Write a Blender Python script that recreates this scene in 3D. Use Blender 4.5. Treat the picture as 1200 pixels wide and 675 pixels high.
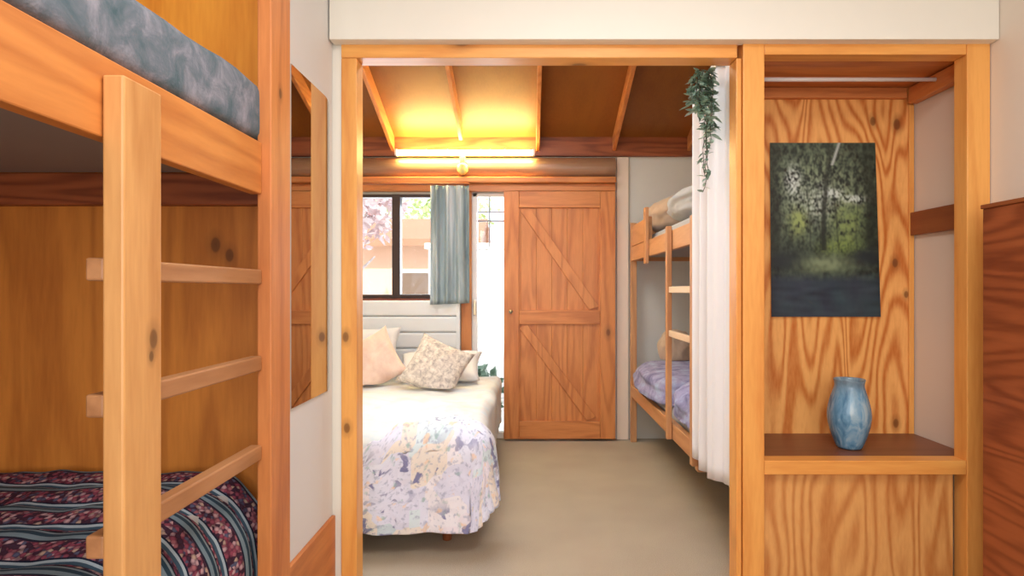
import bpy, bmesh, math, random
from mathutils import Vector, Matrix, Euler, noise
random.seed(7)
for o in list(bpy.data.objects): bpy.data.objects.remove(o)
S = bpy.context.scene
C = S.collection
PI = math.pi

# ------------------------------------------------------------------ camera, world, lights, exposure
cam_d = bpy.data.cameras.new('camera'); cam = bpy.data.objects.new('camera', cam_d); C.objects.link(cam)
cam.location = (0, 0, 1.2); cam.rotation_euler = (PI/2, 0, 0)
cam_d.sensor_width = 36; cam_d.sensor_fit = 'HORIZONTAL'; cam_d.lens = 21.0
cam_d.shift_x = -20/1200; cam_d.shift_y = 2.5/1200; cam_d.clip_start = .02
S.camera = cam
S.view_settings.view_transform = 'Standard'; S.view_settings.look = 'None'
S.view_settings.gamma = 1; S.view_settings.use_curve_mapping = False
S.view_settings.exposure = 0.42

w = bpy.data.worlds.new('world'); S.world = w; w.use_nodes = True
bg = w.node_tree.nodes['Background']
bg.inputs[0].default_value = (0.80, 0.90, 1.0, 1); bg.inputs[1].default_value = 1.7

def light(name, typ, loc, rot, energy, color=(1,1,1), size=None, size_y=None, angle=None, spread=None):
    d = bpy.data.lights.new(name, typ); d.energy = energy; d.color = color
    if typ == 'AREA':
        d.shape = 'RECTANGLE'; d.size = size; d.size_y = size_y
        if spread: d.spread = spread
    if typ == 'SUN': d.angle = angle
    o = bpy.data.objects.new(name, d); C.objects.link(o)
    o.location = loc; o.rotation_euler = rot
    return o
light('sun', 'SUN', (0,0,8), (math.radians(48), 0, math.radians(-15)), 4.5, (1,.93,.84), angle=.02)
# added fill light behind the camera, in front of the solid rear wall
light('rear_fill', 'AREA', (0, -1.35, 1.55), (math.radians(90), 0, 0), 44, (.90,.95,1), 2.2, 1.5)
# added overhead fill that brightens the near room, no fixture there
light('near_room_fill', 'AREA', (.3, .8, 2.5), (0, 0, 0), 22, (.95,.97,1), .9, .9)
# unseen fill added over the bedroom (up in the rafters, above the header)
light('bedroom_fill', 'AREA', (-.35, 3.2, 2.70), (0, 0, 0), 23, (.80,.90,1), 1.1, .5)
# daylight through the bedroom window and glazed door
light('bedroom_window_daylight', 'AREA', (-.85, 4.98, 1.5), (math.radians(-90), 0, 0), 34, (.80,.90,1), 1.4, .8)

# ------------------------------------------------------------------ materials
def new_mat(name):
    m = bpy.data.materials.new(name); m.use_nodes = True
    nt = m.node_tree; return m, nt, nt.nodes['Principled BSDF']
class G:
    def __init__(s, nt): s.nt = nt
    def n(s, t, **k):
        nd = s.nt.nodes.new(t)
        for a, v in k.items():
            if a.startswith('i_'):
                key = a[2:]; key = int(key) if key.isdigit() else key.replace('_', ' ')
                nd.inputs[key].default_value = v
            else: setattr(nd, a, v)
        return nd
    def l(s, a, b): s.nt.links.new(a, b)
    def math(s, op, a, b=None, clamp=False):
        nd = s.n('ShaderNodeMath', operation=op, use_clamp=clamp)
        for i, v in enumerate((a, b)):
            if v is None: continue
            if isinstance(v, (int, float)): nd.inputs[i].default_value = v
            else: s.l(v, nd.inputs[i])
        return nd.outputs[0]
    def mix(s, f, a, b, mode='MIX'):
        nd = s.n('ShaderNodeMix', data_type='RGBA', blend_type=mode)
        for k, v in ((0, f), (6, a), (7, b)):
            if isinstance(v, (int, float)): nd.inputs[k].default_value = v
            elif isinstance(v, tuple): nd.inputs[k].default_value = (*v, 1) if len(v) == 3 else v
            else: s.l(v, nd.inputs[k])
        return nd.outputs[2]
    def ramp(s, f, stops, interp='LINEAR'):
        nd = s.n('ShaderNodeValToRGB'); cr = nd.color_ramp; cr.interpolation = interp
        while len(cr.elements) < len(stops): cr.elements.new(.5)
        for e, (p, c) in zip(cr.elements, stops):
            e.position = p; e.color = (*c, 1) if len(c) == 3 else c
        s.l(f, nd.inputs[0]); return nd.outputs[0]
    def coord(s, scale=(1,1,1), loc=(0,0,0)):
        tc = s.n('ShaderNodeTexCoord'); mp = s.n('ShaderNodeMapping')
        mp.inputs['Scale'].default_value = scale; mp.inputs['Location'].default_value = loc
        s.l(tc.outputs['Object'], mp.inputs[0]); return mp.outputs[0]
    def bump(s, h, strength, dist, bsdf):
        b = s.n('ShaderNodeBump'); b.inputs['Strength'].default_value = strength; b.inputs['Distance'].default_value = dist
        s.l(h, b.inputs['Height']); s.l(b.outputs[0], bsdf.inputs['Normal'])

def srgb(r, g, b):
    f = lambda v: (v/255/12.92) if v/255 <= .04045 else ((v/255+.055)/1.055)**2.4
    return (f(r), f(g), f(b))

_w = {}
def wood(kind, axis, off=0.0, spots=()):
    """kind -> (light, dark, rings, ring contrast, knots, roughness)"""
    key = (kind, axis, off, tuple(spots))
    if key in _w: return _w[key]
    P = {
     'pine':    (srgb(214,136,68),  srgb(172,92,38), 4, .5, .55, .42),
     'frame':   (srgb(245,176,92),  srgb(215,130,55), 4, .35, .35, .40),
     'ladder':  (srgb(222,164,100), srgb(184,120,62), 4, .45, .45, .45),
     'pale':    (srgb(236,206,172), srgb(216,178,138), 3, .3, .0, .5),
     'rung':    (srgb(186,130,84),  srgb(148,94,54), 4, .45, .3, .5),
     'upper':   (srgb(246,168,62),  srgb(216,126,34), 4, .4, .3, .45),  # lit copy of the bunk end panel wood, light put into the colour
     'post':    (srgb(214,134,72),  srgb(166,88,42), 4, .4, .5, .5),
     'ply':     (srgb(250,182,104), srgb(202,112,44), 11, .85, .35, .42),
     'plydull': (srgb(228,166,96),  srgb(192,118,56), 12, .75, .0, .5),
     'panel':   (srgb(216,136,54),  srgb(172,96,32), 4, .5, .35, .5),
     'ceil':    (srgb(148,88,30),  srgb(122,66,18), 2, .25, .0, .5),
     'door':    (srgb(218,138,74),  srgb(176,94,42), 5, .5, .45, .42),
     'beam':    (srgb(160,118,88),  srgb(126,84,58), 3, .4, .2, .25),
     'dark':    (srgb(164,88,48),   srgb(122,58,28), 8, .7, .0, .45),
     'rail':    (srgb(150,84,44),   srgb(118,58,28), 4, .4, .0, .4),
     'shelf':   (srgb(136,84,56),   srgb(106,60,38), 4, .4, .0, .42),
     'bunk':    (srgb(212,154,104), srgb(180,116,70), 4, .4, .3, .45),
    }[kind]
    lightc, darkc, rings, con, knots, rough = P
    m, nt, b = new_mat(f'{kind}_wood_{axis}')
    g = G(nt)
    sc = [1, 1, 1]; sc['xyz'.index(axis)] = .11 if rings < 9 else .2
    o3 = (3.1+off, 1.7+off*2, 5.3-off)
    v = g.coord(tuple(sc), o3)
    n1 = g.n('ShaderNodeTexNoise', i_Scale=5.0 if rings < 9 else 3.6, i_Detail=2.0, i_Roughness=.45, i_Distortion=.25); g.l(v, n1.inputs['Vector'])
    ringv = g.math('MULTIPLY', n1.outputs[0], rings*6.283*1.6)
    s1 = g.math('MULTIPLY_ADD', g.math('SINE', ringv), .5); nt.nodes[-1].inputs[2].default_value = .5
    s1 = g.math('POWER', s1, 1.6)
    n2 = g.n('ShaderNodeTexNoise', i_Scale=90.0, i_Detail=3.0); g.l(v, n2.inputs['Vector'])
    n3 = g.n('ShaderNodeTexNoise', i_Scale=2.3, i_Detail=2.0); g.l(v, n3.inputs['Vector'])
    f = g.math('ADD', g.math('MULTIPLY', s1, con), g.math('MULTIPLY', g.math('SUBTRACT', n2.outputs[0], .5), .7))
    f = g.math('ADD', f, g.math('MULTIPLY', g.math('SUBTRACT', n3.outputs[0], .4), .9), clamp=True)
    col = g.mix(f, lightc, darkc)
    if knots:
        ks = [3.4, 3.4, 3.4]; ks['xyz'.index(axis)] = 2.0
        kv = g.coord(tuple(ks), (off+.7, off+.2, off*3+.4))
        wv = g.n('ShaderNodeTexVoronoi', i_Scale=1.0); g.l(kv, wv.inputs['Vector'])
        sep = g.n('ShaderNodeSeparateColor'); g.l(wv.outputs['Color'], sep.inputs[0])
        on = g.math('LESS_THAN', sep.outputs[0], knots)
        k1 = g.math('MULTIPLY', g.ramp(wv.outputs['Distance'], [(0, (1,1,1)), (.045, (.9,.9,.9)), (.07, (.35,.35,.35)), (.16, (0,0,0))]), on)
        col = g.mix(g.math('MULTIPLY', k1, .8), col, tuple(c*.22 for c in darkc))
    for (kx, ky, kz, kr) in spots:                    # single knots at their own places in the board
        el = [1/kr]*3; el['xyz'.index(axis)] = .62/kr
        vv = g.coord(tuple(el), (-kx*el[0], -ky*el[1], -kz*el[2]))
        ln = g.n('ShaderNodeVectorMath', operation='LENGTH'); g.l(vv, ln.inputs[0])
        k2 = g.ramp(g.math('MULTIPLY', ln.outputs['Value'], .25), [(0, (1,1,1)), (.2, (.9,.9,.9)), (.28, (.35,.35,.35)), (.6, (0,0,0))])
        col = g.mix(g.math('MULTIPLY', k2, .85), col, tuple(c*.25 for c in darkc))
    g.l(col, b.inputs['Base Color'])
    b.inputs['Roughness'].default_value = rough
    g.bump(f, .12, .002, b)
    _w[key] = m
    return m

def plain(name, col, rough=.6, var=.04, nscale=6, bump=0, bscale=200, metal=0, spec=.5, sheen=0):
    m, nt, b = new_mat(name); g = G(nt)
    v = g.coord()
    n = g.n('ShaderNodeTexNoise', i_Scale=float(nscale), i_Detail=3.0); g.l(v, n.inputs['Vector'])
    c = g.mix(n.outputs[0], tuple(x*(1-var) for x in col), tuple(min(1, x*(1+var)) for x in col))
    g.l(c, b.inputs['Base Color']); b.inputs['Roughness'].default_value = rough
    b.inputs['Metallic'].default_value = metal
    b.inputs['Specular IOR Level'].default_value = spec
    if sheen: b.inputs['Sheen Weight'].default_value = sheen
    if bump:
        n2 = g.n('ShaderNodeTexNoise', i_Scale=float(bscale), i_Detail=2.0); g.l(v, n2.inputs['Vector'])
        g.bump(n2.outputs[0], bump, .003, b)
    return m

M = {}
M['white'] = plain('white_paint', srgb(232,228,224), .55, .02)
M['cream'] = plain('cream_paint', srgb(240,234,220), .5, .015)
M['beige'] = plain('beige_wall_paint', srgb(232,220,204), .6, .02)
M['grey_wall'] = plain('grey_white_lining', srgb(222,218,208), .6, .03)
M['trimcream'] = plain('cream_trim_paint', srgb(240,218,196), .5, .03)
M['board'] = plain('white_board_paint', srgb(226,224,222), .5, .03)
M['base_board'] = plain('pale_grey_bunk_base', srgb(150,142,136), .8, .03)
M['darkframe'] = plain('dark_brown_window_frame', srgb(52,26,18), .45, .1)
M['sill'] = plain('red_brown_sill', srgb(120,58,42), .4, .1)
M['whiteframe'] = plain('white_door_frame', srgb(240,236,230), .4, .02)
M['greybar'] = plain('grey_glazing_bar', srgb(150,145,150), .5, .05)
M['curtain'] = plain('white_curtain_fabric', srgb(236,230,228), .85, .02, bump=.1, bscale=400, sheen=.2)
M['metal_white'] = plain('white_enamel', srgb(236,226,218), .25, .01)
M['lampcream'] = plain('cream_lamp_metal', srgb(232,210,130), .4, .02)
M['brass'] = plain('pale_metal', srgb(220,200,170), .3, .02, metal=.8)
M['mattgrey'] = plain('grey_bedding', srgb(168,164,160), .9, .05, sheen=.3)
M['beigebed'] = plain('beige_bedding', srgb(196,168,142), .9, .08, sheen=.3)
M['whitebed'] = plain('white_bedding', srgb(226,220,216), .9, .03, nscale=5, bump=.25, bscale=40, sheen=.2)
M['stem'] = plain('vine_stem', srgb(70,60,40), .7)
M['lavender'] = None

def mat_carpet():
    m, nt, b = new_mat('taupe_carpet'); g = G(nt); v = g.coord()
    n = g.n('ShaderNodeTexNoise', i_Scale=3.0, i_Detail=4.0); g.l(v, n.inputs['Vector'])
    n2 = g.n('ShaderNodeTexNoise', i_Scale=260.0, i_Detail=2.0); g.l(v, n2.inputs['Vector'])
    f = g.math('ADD', g.math('MULTIPLY', n.outputs[0], .22), g.math('MULTIPLY', n2.outputs[0], .78))
    g.l(g.ramp(f, [(.3, srgb(158,142,124)), (.7, srgb(196,180,158))]), b.inputs['Base Color'])
    b.inputs['Roughness'].default_value = .95; b.inputs['Specular IOR Level'].default_value = .1
    g.bump(n2.outputs[0], .6, .006, b); return m
M['carpet'] = mat_carpet()

def mat_mirror():
    m, nt, b = new_mat('mirror_glass'); g = G(nt)
    b.inputs['Base Color'].default_value = (.60,.58,.55,1); b.inputs['Metallic'].default_value = 1
    n = g.n('ShaderNodeTexNoise', i_Scale=2.0); g.l(g.coord(), n.inputs['Vector'])
    g.l(g.math('MULTIPLY', n.outputs[0], .03), b.inputs['Roughness']); return m
M['mirror'] = mat_mirror()

def mat_glass():
    m, nt, b = new_mat('window_glass'); g = G(nt)
    out = nt.nodes['Material Output']
    t = g.n('ShaderNodeBsdfTransparent'); t.inputs[0].default_value = (.96,.97,.97,1)
    gl = g.n('ShaderNodeBsdfGlossy'); gl.inputs['Roughness'].default_value = .02
    fr = g.n('ShaderNodeFresnel'); fr.inputs[0].default_value = 1.45
    mx = g.n('ShaderNodeMixShader'); g.l(fr.outputs[0], mx.inputs[0]); g.l(t.outputs[0], mx.inputs[1]); g.l(gl.outputs[0], mx.inputs[2])
    g.l(mx.outputs[0], out.inputs[0]); return m
M['glass'] = mat_glass()

def mat_emit(name, col, st):
    m, nt, b = new_mat(name)
    b.inputs['Emission Color'].default_value = (*col, 1); b.inputs['Emission Strength'].default_value = st
    b.inputs['Base Color'].default_value = (.9,.9,.85,1); return m
M['tube'] = mat_emit('glowing_tube', (1,.85,.34), 88)

def mat_stripes():
    m, nt, b = new_mat('striped_blanket'); g = G(nt)
    tc = g.n('ShaderNodeTexCoord'); uv = tc.outputs['UV']     # u across, v along the bunk, in metres
    sp = g.n('ShaderNodeSeparateXYZ'); g.l(uv, sp.inputs[0])
    wn = g.n('ShaderNodeTexNoise', i_Scale=9.0, i_Detail=2.0); g.l(uv, wn.inputs['Vector'])
    yy = g.math('ADD', sp.outputs[1], g.math('MULTIPLY', wn.outputs[0], .012))
    fr = g.math('FRACT', g.math('MULTIPLY', yy, 1/.145))
    K = lambda *c: srgb(*c)
    base = g.ramp(fr, [(0, K(104,58,70)), (.34, K(34,34,48)), (.39, K(112,128,136)), (.50, K(44,62,74)), (.60, K(120,132,138)),
                       (.66, K(28,28,40)), (.71, K(92,56,76)), (.84, K(60,78,92)), (.93, K(150,160,166)), (.97, K(26,30,46))], 'CONSTANT')
    # knitted motif inside the red bands
    vo = g.n('ShaderNodeTexVoronoi', i_Scale=100.0); g.l(uv, vo.inputs['Vector'])
    sc = g.n('ShaderNodeSeparateColor'); g.l(vo.outputs['Color'], sc.inputs[0])
    motif = g.ramp(sc.outputs[0], [(0, K(140,66,82)), (.24, K(196,160,160)), (.38, K(34,30,46)), (.64, K(160,98,104)), (.8, K(70,86,110)), (.92, K(186,160,138))], 'CONSTANT')
    red = g.math('ADD', g.math('LESS_THAN', fr, .34), g.math('MULTIPLY', g.math('GREATER_THAN', fr, .70), g.math('LESS_THAN', fr, .84)))
    edge = g.ramp(vo.outputs['Distance'], [(.3, (1,1,1)), (.7, (.35,.35,.4))])
    motif = g.mix(1.0, motif, edge, 'MULTIPLY')
    col = g.mix(g.math('MULTIPLY', red, .75), base, motif)
    g.l(col, b.inputs['Base Color']); b.inputs['Roughness'].default_value = .95
    b.inputs['Specular IOR Level'].default_value = .1
    n2 = g.n('ShaderNodeTexNoise', i_Scale=150.0); g.l(uv, n2.inputs['Vector'])
    g.bump(n2.outputs[0], .5, .004, b); return m
M['stripes'] = mat_stripes()

def mat_quilt():
    m, nt, b = new_mat('patchwork_floral_quilt'); g = G(nt)
    tc = g.n('ShaderNodeTexCoord'); uv = tc.outputs['UV']
    vo = g.n('ShaderNodeTexVoronoi', i_Scale=6.5, distance='CHEBYCHEV'); g.l(uv, vo.inputs['Vector'])
    sc = g.n('ShaderNodeSeparateColor'); g.l(vo.outputs['Color'], sc.inputs[0])
    K = srgb
    base = g.ramp(sc.outputs[0], [(0, K(224,222,240)), (.2, K(238,228,236)), (.36, K(220,232,238)), (.52, K(238,226,216)), (.60, K(228,228,244)), (.78, K(206,218,226)), (.9, K(240,234,240))], 'CONSTANT')
    n1 = g.n('ShaderNodeTexNoise', i_Scale=17.0, i_Detail=3.0, i_Distortion=.6); g.l(uv, n1.inputs['Vector'])
    f1 = g.ramp(n1.outputs[0], [(.57, (0,0,0)), (.62, (1,1,1))])
    n4 = g.n('ShaderNodeTexNoise', i_Scale=3.0); g.l(uv, n4.inputs['Vector'])
    f1 = g.math('MULTIPLY', f1, g.ramp(n4.outputs[0], [(.42, (.15,.15,.15)), (.55, (1,1,1))]))
    col = g.mix(f1, base, K(132,130,168))
    n2 = g.n('ShaderNodeTexNoise', i_Scale=19.0, i_Detail=3.0); n2.noise_dimensions = '4D'; n2.inputs['W'].default_value = 4.0; g.l(uv, n2.inputs['Vector'])
    col = g.mix(g.ramp(n2.outputs[0], [(.60, (0,0,0)), (.66, (.8,.8,.8))]), col, K(240,206,176))
    n3 = g.n('ShaderNodeTexNoise', i_Scale=20.0, i_Detail=3.0); n3.noise_dimensions = '4D'; n3.inputs['W'].default_value = 9.0; g.l(uv, n3.inputs['Vector'])
    col = g.mix(g.ramp(n3.outputs[0], [(.60, (0,0,0)), (.68, (.7,.7,.7))]), col, K(150,182,178))
    n5 = g.n('ShaderNodeTexNoise', i_Scale=46.0, i_Detail=2.0); g.l(uv, n5.inputs['Vector'])
    col = g.mix(g.ramp(n5.outputs[0], [(.55, (0,0,0)), (.68, (.6,.6,.6))]), col, K(156,160,186))
    g.l(col, b.inputs['Base Color']); b.inputs['Roughness'].default_value = .9; b.inputs['Sheen Weight'].default_value = .2
    vb = g.n('ShaderNodeTexVoronoi', i_Scale=22.0); g.l(uv, vb.inputs['Vector'])
    g.bump(vb.outputs['Distance'], .35, .012, b); return m
M['quilt'] = mat_quilt()

def mat_mottle(name, a, bcol, c, scale=9.0, rough=.9, stretch=(1,1,1)):
    m, nt, b = new_mat(name); g = G(nt); v = g.coord(stretch)
    n1 = g.n('ShaderNodeTexNoise', i_Scale=scale, i_Detail=5.0, i_Roughness=.65, i_Distortion=.5); g.l(v, n1.inputs['Vector'])
    col = g.ramp(n1.outputs[0], [(.30, a), (.5, bcol), (.68, c)])
    g.l(col, b.inputs['Base Color']); b.inputs['Roughness'].default_value = rough
    n2 = g.n('ShaderNodeTexNoise', i_Scale=scale*14, i_Detail=2.0); g.l(v, n2.inputs['Vector'])
    g.bump(n2.outputs[0], .3, .003, b); return m
M['bluequilt'] = mat_mottle('blue_grey_floral_mattress', srgb(70,92,98), srgb(108,114,122), srgb(150,146,154), 14)
M['lavender'] = mat_mottle('lavender_blanket', srgb(110,106,146), srgb(156,152,188), srgb(172,186,212), 12)
M['pinkcushion'] = mat_mottle('pink_cushion_fabric', srgb(216,178,160), srgb(228,194,176), srgb(238,210,192), 5)
M['patcushion'] = mat_mottle('patterned_cushion_fabric', srgb(150,138,134), srgb(206,190,176), srgb(232,220,206), 34)
M['tealcurtain'] = mat_mottle('grey_teal_curtain_fabric', srgb(120,134,136), srgb(156,168,170), srgb(206,210,210), 9, stretch=(1.4,.3,.12))
M['coverlet'] = mat_mottle('white_coverlet_fabric', srgb(224,212,202), srgb(224,224,222), srgb(206,216,222), 5)
M['leaf'] = mat_mottle('vine_leaf', srgb(70,98,80), srgb(130,156,134), srgb(190,206,188), 20, .5)
M['bark'] = mat_mottle('pink_grey_bark', srgb(150,128,122), srgb(196,176,172), srgb(226,214,210), 6, stretch=(1,1,.3))
M['outleaf'] = mat_mottle('pale_green_leaf', srgb(150,176,104), srgb(196,212,150), srgb(226,232,190), 3)
M['pinkleaf'] = mat_mottle('pink_grey_leaf', srgb(206,170,170), srgb(226,204,206), srgb(238,224,222), 3)
M['shrub'] = mat_mottle('dark_shrub_leaf', srgb(60,84,66), srgb(110,132,112), srgb(150,170,150), 5)
M['ground'] = mat_mottle('pale_gravel', srgb(206,198,190), srgb(226,220,212), srgb(236,232,228), 3)
M['roof'] = plain('brown_roof', srgb(170,120,92), .7, .1)
M['peach'] = plain('peach_cabin_wall', srgb(232,190,160), .8, .05)

def mat_vase():
    m, nt, b = new_mat('blue_glazed_ceramic'); g = G(nt); v = g.coord((1,1,.35))
    n1 = g.n('ShaderNodeTexNoise', i_Scale=26.0, i_Detail=4.0, i_Distortion=1.0); g.l(v, n1.inputs['Vector'])
    sp = g.n('ShaderNodeSeparateXYZ'); g.l(g.coord(), sp.inputs[0])
    col = g.ramp(n1.outputs[0], [(.32, srgb(70,118,150)), (.5, srgb(112,156,184)), (.66, srgb(168,190,198))])
    top = g.math('MULTIPLY', g.math('SUBTRACT', sp.outputs[2], .76), 12.0, clamp=True)
    col = g.mix(g.math('MULTIPLY', top, .55), col, srgb(150,150,140))
    g.l(col, b.inputs['Base Color']); b.inputs['Roughness'].default_value = .22
    g.bump(n1.outputs[0], .3, .004, b); return m
M['vase'] = mat_vase()
def mat_vcol():
    m, nt, b = new_mat('printed_forest_photo'); g = G(nt)
    a = g.n('ShaderNodeVertexColor'); a.layer_name = 'print'
    g.l(a.outputs[0], b.inputs['Base Color']); b.inputs['Roughness'].default_value = .3; return m
M['print'] = mat_vcol()

# ------------------------------------------------------------------ helpers
def thing(name, label, cat, loc=(0,0,0), group=None):
    o = bpy.data.objects.new(name, None); C.objects.link(o); o.location = loc; o.empty_display_size = .1
    o['label'] = label; o['category'] = cat
    if group: o['group'] = group
    return o
def tag(o, label, cat, group=None):
    o['label'] = label; o['category'] = cat
    if group: o['group'] = group
    return o
def struct(o): o['kind'] = 'structure'; return o
def world_loc(p):
    v = Vector((0,0,0))
    while p: v += p.location; p = p.parent
    return v
def link(name, bm, mat, parent=None, bevel=0, smooth=False, label=None, segs=2, origin=None):
    me = bpy.data.meshes.new(name)
    bmesh.ops.recalc_face_normals(bm, faces=bm.faces)
    bm.to_mesh(me); bm.free(); me.materials.append(mat)
    if smooth:
        for p in me.polygons: p.use_smooth = True
    o = bpy.data.objects.new(name, me); C.objects.link(o)
    if origin is not None:
        me.transform(Matrix.Translation(-Vector(origin))); o.location = origin
    if parent: o.parent = parent; o.location = o.location - world_loc(parent)
    if bevel:
        b = o.modifiers.new('bevel', 'BEVEL'); b.width = bevel; b.segments = segs; b.limit_method = 'ANGLE'; b.angle_limit = .6
    if label: o['label'] = label
    return o
def add_box(bm, x0, x1, y0, y1, z0, z1, rot=None):
    vs = [bm.verts.new((x, y, z)) for x in (x0, x1) for y in (y0, y1) for z in (z0, z1)]
    for f in ((0,1,3,2), (4,6,7,5), (0,4,5,1), (2,3,7,6), (0,2,6,4), (1,5,7,3)):
        bm.faces.new([vs[i] for i in f])
    if rot: bmesh.ops.rotate(bm, verts=vs, cent=rot[0], matrix=Matrix.Rotation(rot[1], 3, rot[2]))
    return vs
def box(name, mat, b, parent=None, bevel=.003, label=None, segs=2):
    bm = bmesh.new()
    for q in (b if isinstance(b[0], (tuple, list)) else [b]): add_box(bm, *q)
    return link(name, bm, mat, parent, bevel, label=label, segs=segs)
def add_prism(bm, prof, axis, a, b):
    """extrude 2-D profile along axis from a to b"""
    mk = {'x': lambda p, t: (t, p[0], p[1]), 'y': lambda p, t: (p[0], t, p[1]), 'z': lambda p, t: (p[0], p[1], t)}[axis]
    A = [bm.verts.new(mk(p, a)) for p in prof]; B = [bm.verts.new(mk(p, b)) for p in prof]
    n = len(prof)
    bm.faces.new(A); bm.faces.new(B[::-1])
    for i in range(n): bm.faces.new((A[i], A[(i+1) % n], B[(i+1) % n], B[i]))
def add_tube(bm, pts, r, seg=8, cap=True):
    pts = [Vector(p) for p in pts]; rings = []
    for i, p in enumerate(pts):
        d = (pts[min(i+1, len(pts)-1)] - pts[max(i-1, 0)]).normalized()
        u = d.cross(Vector((0,0,1)));
        if u.length < .01: u = d.cross(Vector((1,0,0)))
        u.normalize(); v = d.cross(u)
        rr = r[i] if isinstance(r, (list, tuple)) else r
        rings.append([bm.verts.new(p + (u*math.cos(t)+v*math.sin(t))*rr) for t in [2*PI*k/seg for k in range(seg)]])
    for a, b in zip(rings, rings[1:]):
        for k in range(seg): bm.faces.new((a[k], a[(k+1) % seg], b[(k+1) % seg], b[k]))
    if cap: bm.faces.new(rings[0][::-1]); bm.faces.new(rings[-1])
def grid_mesh(fn, nu, nv, uvfn=None):
    bm = bmesh.new(); V = [[bm.verts.new(fn(i/nu, j/nv)) for j in range(nv+1)] for i in range(nu+1)]
    uvl = bm.loops.layers.uv.new('UVMap') if uvfn else None
    for i in range(nu):
        for j in range(nv):
            f = bm.faces.new((V[i][j], V[i+1][j], V[i+1][j+1], V[i][j+1]))
            if uvl:
                for lp, (a, b) in zip(f.loops, ((i,j),(i+1,j),(i+1,j+1),(i,j+1))): lp[uvl].uv = uvfn(a/nu, b/nv)
    return bm
def nz(x, y, z=0, s=1): return noise.noise(Vector((x*s, y*s, z*s)))
def solid(o, t, off=1):
    s = o.modifiers.new('thickness', 'SOLIDIFY'); s.thickness = t; s.offset = off; return o

D1, D3 = 2.30, 4.83

# ------------------------------------------------------------------ room shell
struct(box('floor', M['carpet'], (-1.85, 1.87, -1.7, 4.93, -.06, 0), bevel=0))
struct(box('ceiling', M['cream'], (-1.75, 1.87, -1.7, 2.33, 2.62, 2.68), bevel=0))
def slope(y, base): return base + .36*(D3 - y)
bm = bmesh.new()
add_prism(bm, [(2.3, slope(2.3, 2.41)), (4.93, slope(4.93, 2.41)), (4.93, slope(4.93, 2.44)), (2.3, slope(2.3, 2.44))], 'x', -1.85, 1.87)
o = struct(link('ceiling_bedroom', bm, wood('ceil', 'y')))
# walls
struct(box('wall_rear', M['cream'], (-1.85, 1.87, -1.76, -1.7, 0, 2.62), bevel=0))
struct(box('wall_right', M['beige'], (1.77, 1.87, -1.7, 4.93, 0, 3.5), bevel=0))
struct(box('wall_left', M['white'], (-.83, -.757, 1.80, D1, .335, 2.62), bevel=.002))
struct(box('wall_bedroom_left', M['cream'], (-1.85, -1.75, 2.38, 4.93, 0, 3.5), bevel=0))
struct(box('wall_bunk_side', wood('panel', 'z', 3), (-1.75, -1.66, -1.7, 1.80, 0, 2.62), bevel=0))
struct(box('wall_bunk_end', wood('panel', 'z', 1, spots=((-.90, 1.715, 1.33, .014), (-.86, 1.715, 1.30, .012))), (-1.66, -.745, 1.715, 1.80, 0, 1.56), bevel=0))
struct(box('wall_bunk_upper', wood('upper', 'z', 2), (-1.66, -.745, 1.714, 1.80, 1.5602, 2.62), bevel=0))  # same end wall above the berth, painted brighter to look lit
struct(box('baseboard_left', wood('post', 'y', 2), [(-.83, -.745, 1.80, D1, 0, .335)], bevel=.004))
# partition between the rooms
struct(box('wall_partition', M['cream'], [(-1.85, -.722, D1+.005, 2.375, 0, 3.45), (-.722, 1.77, D1+.005, 2.375, 2.165, 3.45)], bevel=0))
bm = bmesh.new(); add_box(bm, -.752, 1.768, 2.245, D1+.003, 2.143, 2.618)
struct(link('wall_bulkhead', bm, M['cream'], bevel=.003))
# far wall with its openings
WX0, WX1, WZ0, WZ1 = -1.64, -.50, 1.135, 1.97
DX0, DX1, DZ = -.455, .40, 1.985
struct(box('wall_back', M['grey_wall'], [
    (-1.85, 1.87, D3, D3+.1, 1.99, 3.2), (-1.85, WX0, D3, D3+.1, 0, 1.99), (WX0, WX1, D3, D3+.1, 0, WZ0), (WX0, WX1, D3, D3+.1, WZ1, 1.99),
    (WX1, DX0, D3, D3+.1, 0, 1.99), (DX1, 1.87, D3, D3+.1, 0, 1.99)], bevel=0))

# opening frame (timber jambs and header)
t1 = struct(box('trim_1', wood('frame', 'x'), [(-.722, .800, D1-.005, D1+.08, 2.093, 2.162)], bevel=.003))
t2 = struct(box('trim_2', wood('frame', 'z', 1, spots=((-.705, 2.295, 1.02, .012), (-.70, 2.295, .67, .012))), [(-.722, -.662, D1-.005, D1+.08, 0, 2.092)], bevel=.003))
t3 = struct(box('trim_3', wood('frame', 'z', 2), [(.797, .817, D1-.003, D1+.08, 0, 2.092)], bevel=.003))
# small white moulding line under the bulkhead
# far wall timber layers
struct(box('trim_4', wood('dark', 'x', 1), [(-1.74, 1.76, 4.785, D3, 2.275, 2.44)], bevel=.003))
bm = bmesh.new()
add_prism(bm, [(D3, 2.262), (4.80, 2.262)] + [(4.80-.065*math.sin(PI*k/14), 2.181+.081*math.cos(PI*k/14)) for k in range(1, 14)] + [(4.80, 2.10), (D3, 2.10)], 'x', -1.74, .69)
struct(link('trim_5', bm, wood('beam', 'x', 2), smooth=False))
struct(box('trim_6', wood('door', 'x', 3), [(-1.74, .69, 4.715, D3, 2.05, 2.098)], bevel=.008))
struct(box('trim_7', wood('door', 'x', 4), [(-1.74, .69, 4.765, D3, 1.992, 2.048)], bevel=.003))
struct(box('trim_8', M['trimcream'], [(.705, .80, 4.80, D3, 0, 2.27)], bevel=.003))
struct(box('trim_9', wood('door', 'z', 5), [(-.545, -.462, 4.79, D3, 0, 1.99)], bevel=.003))
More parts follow.
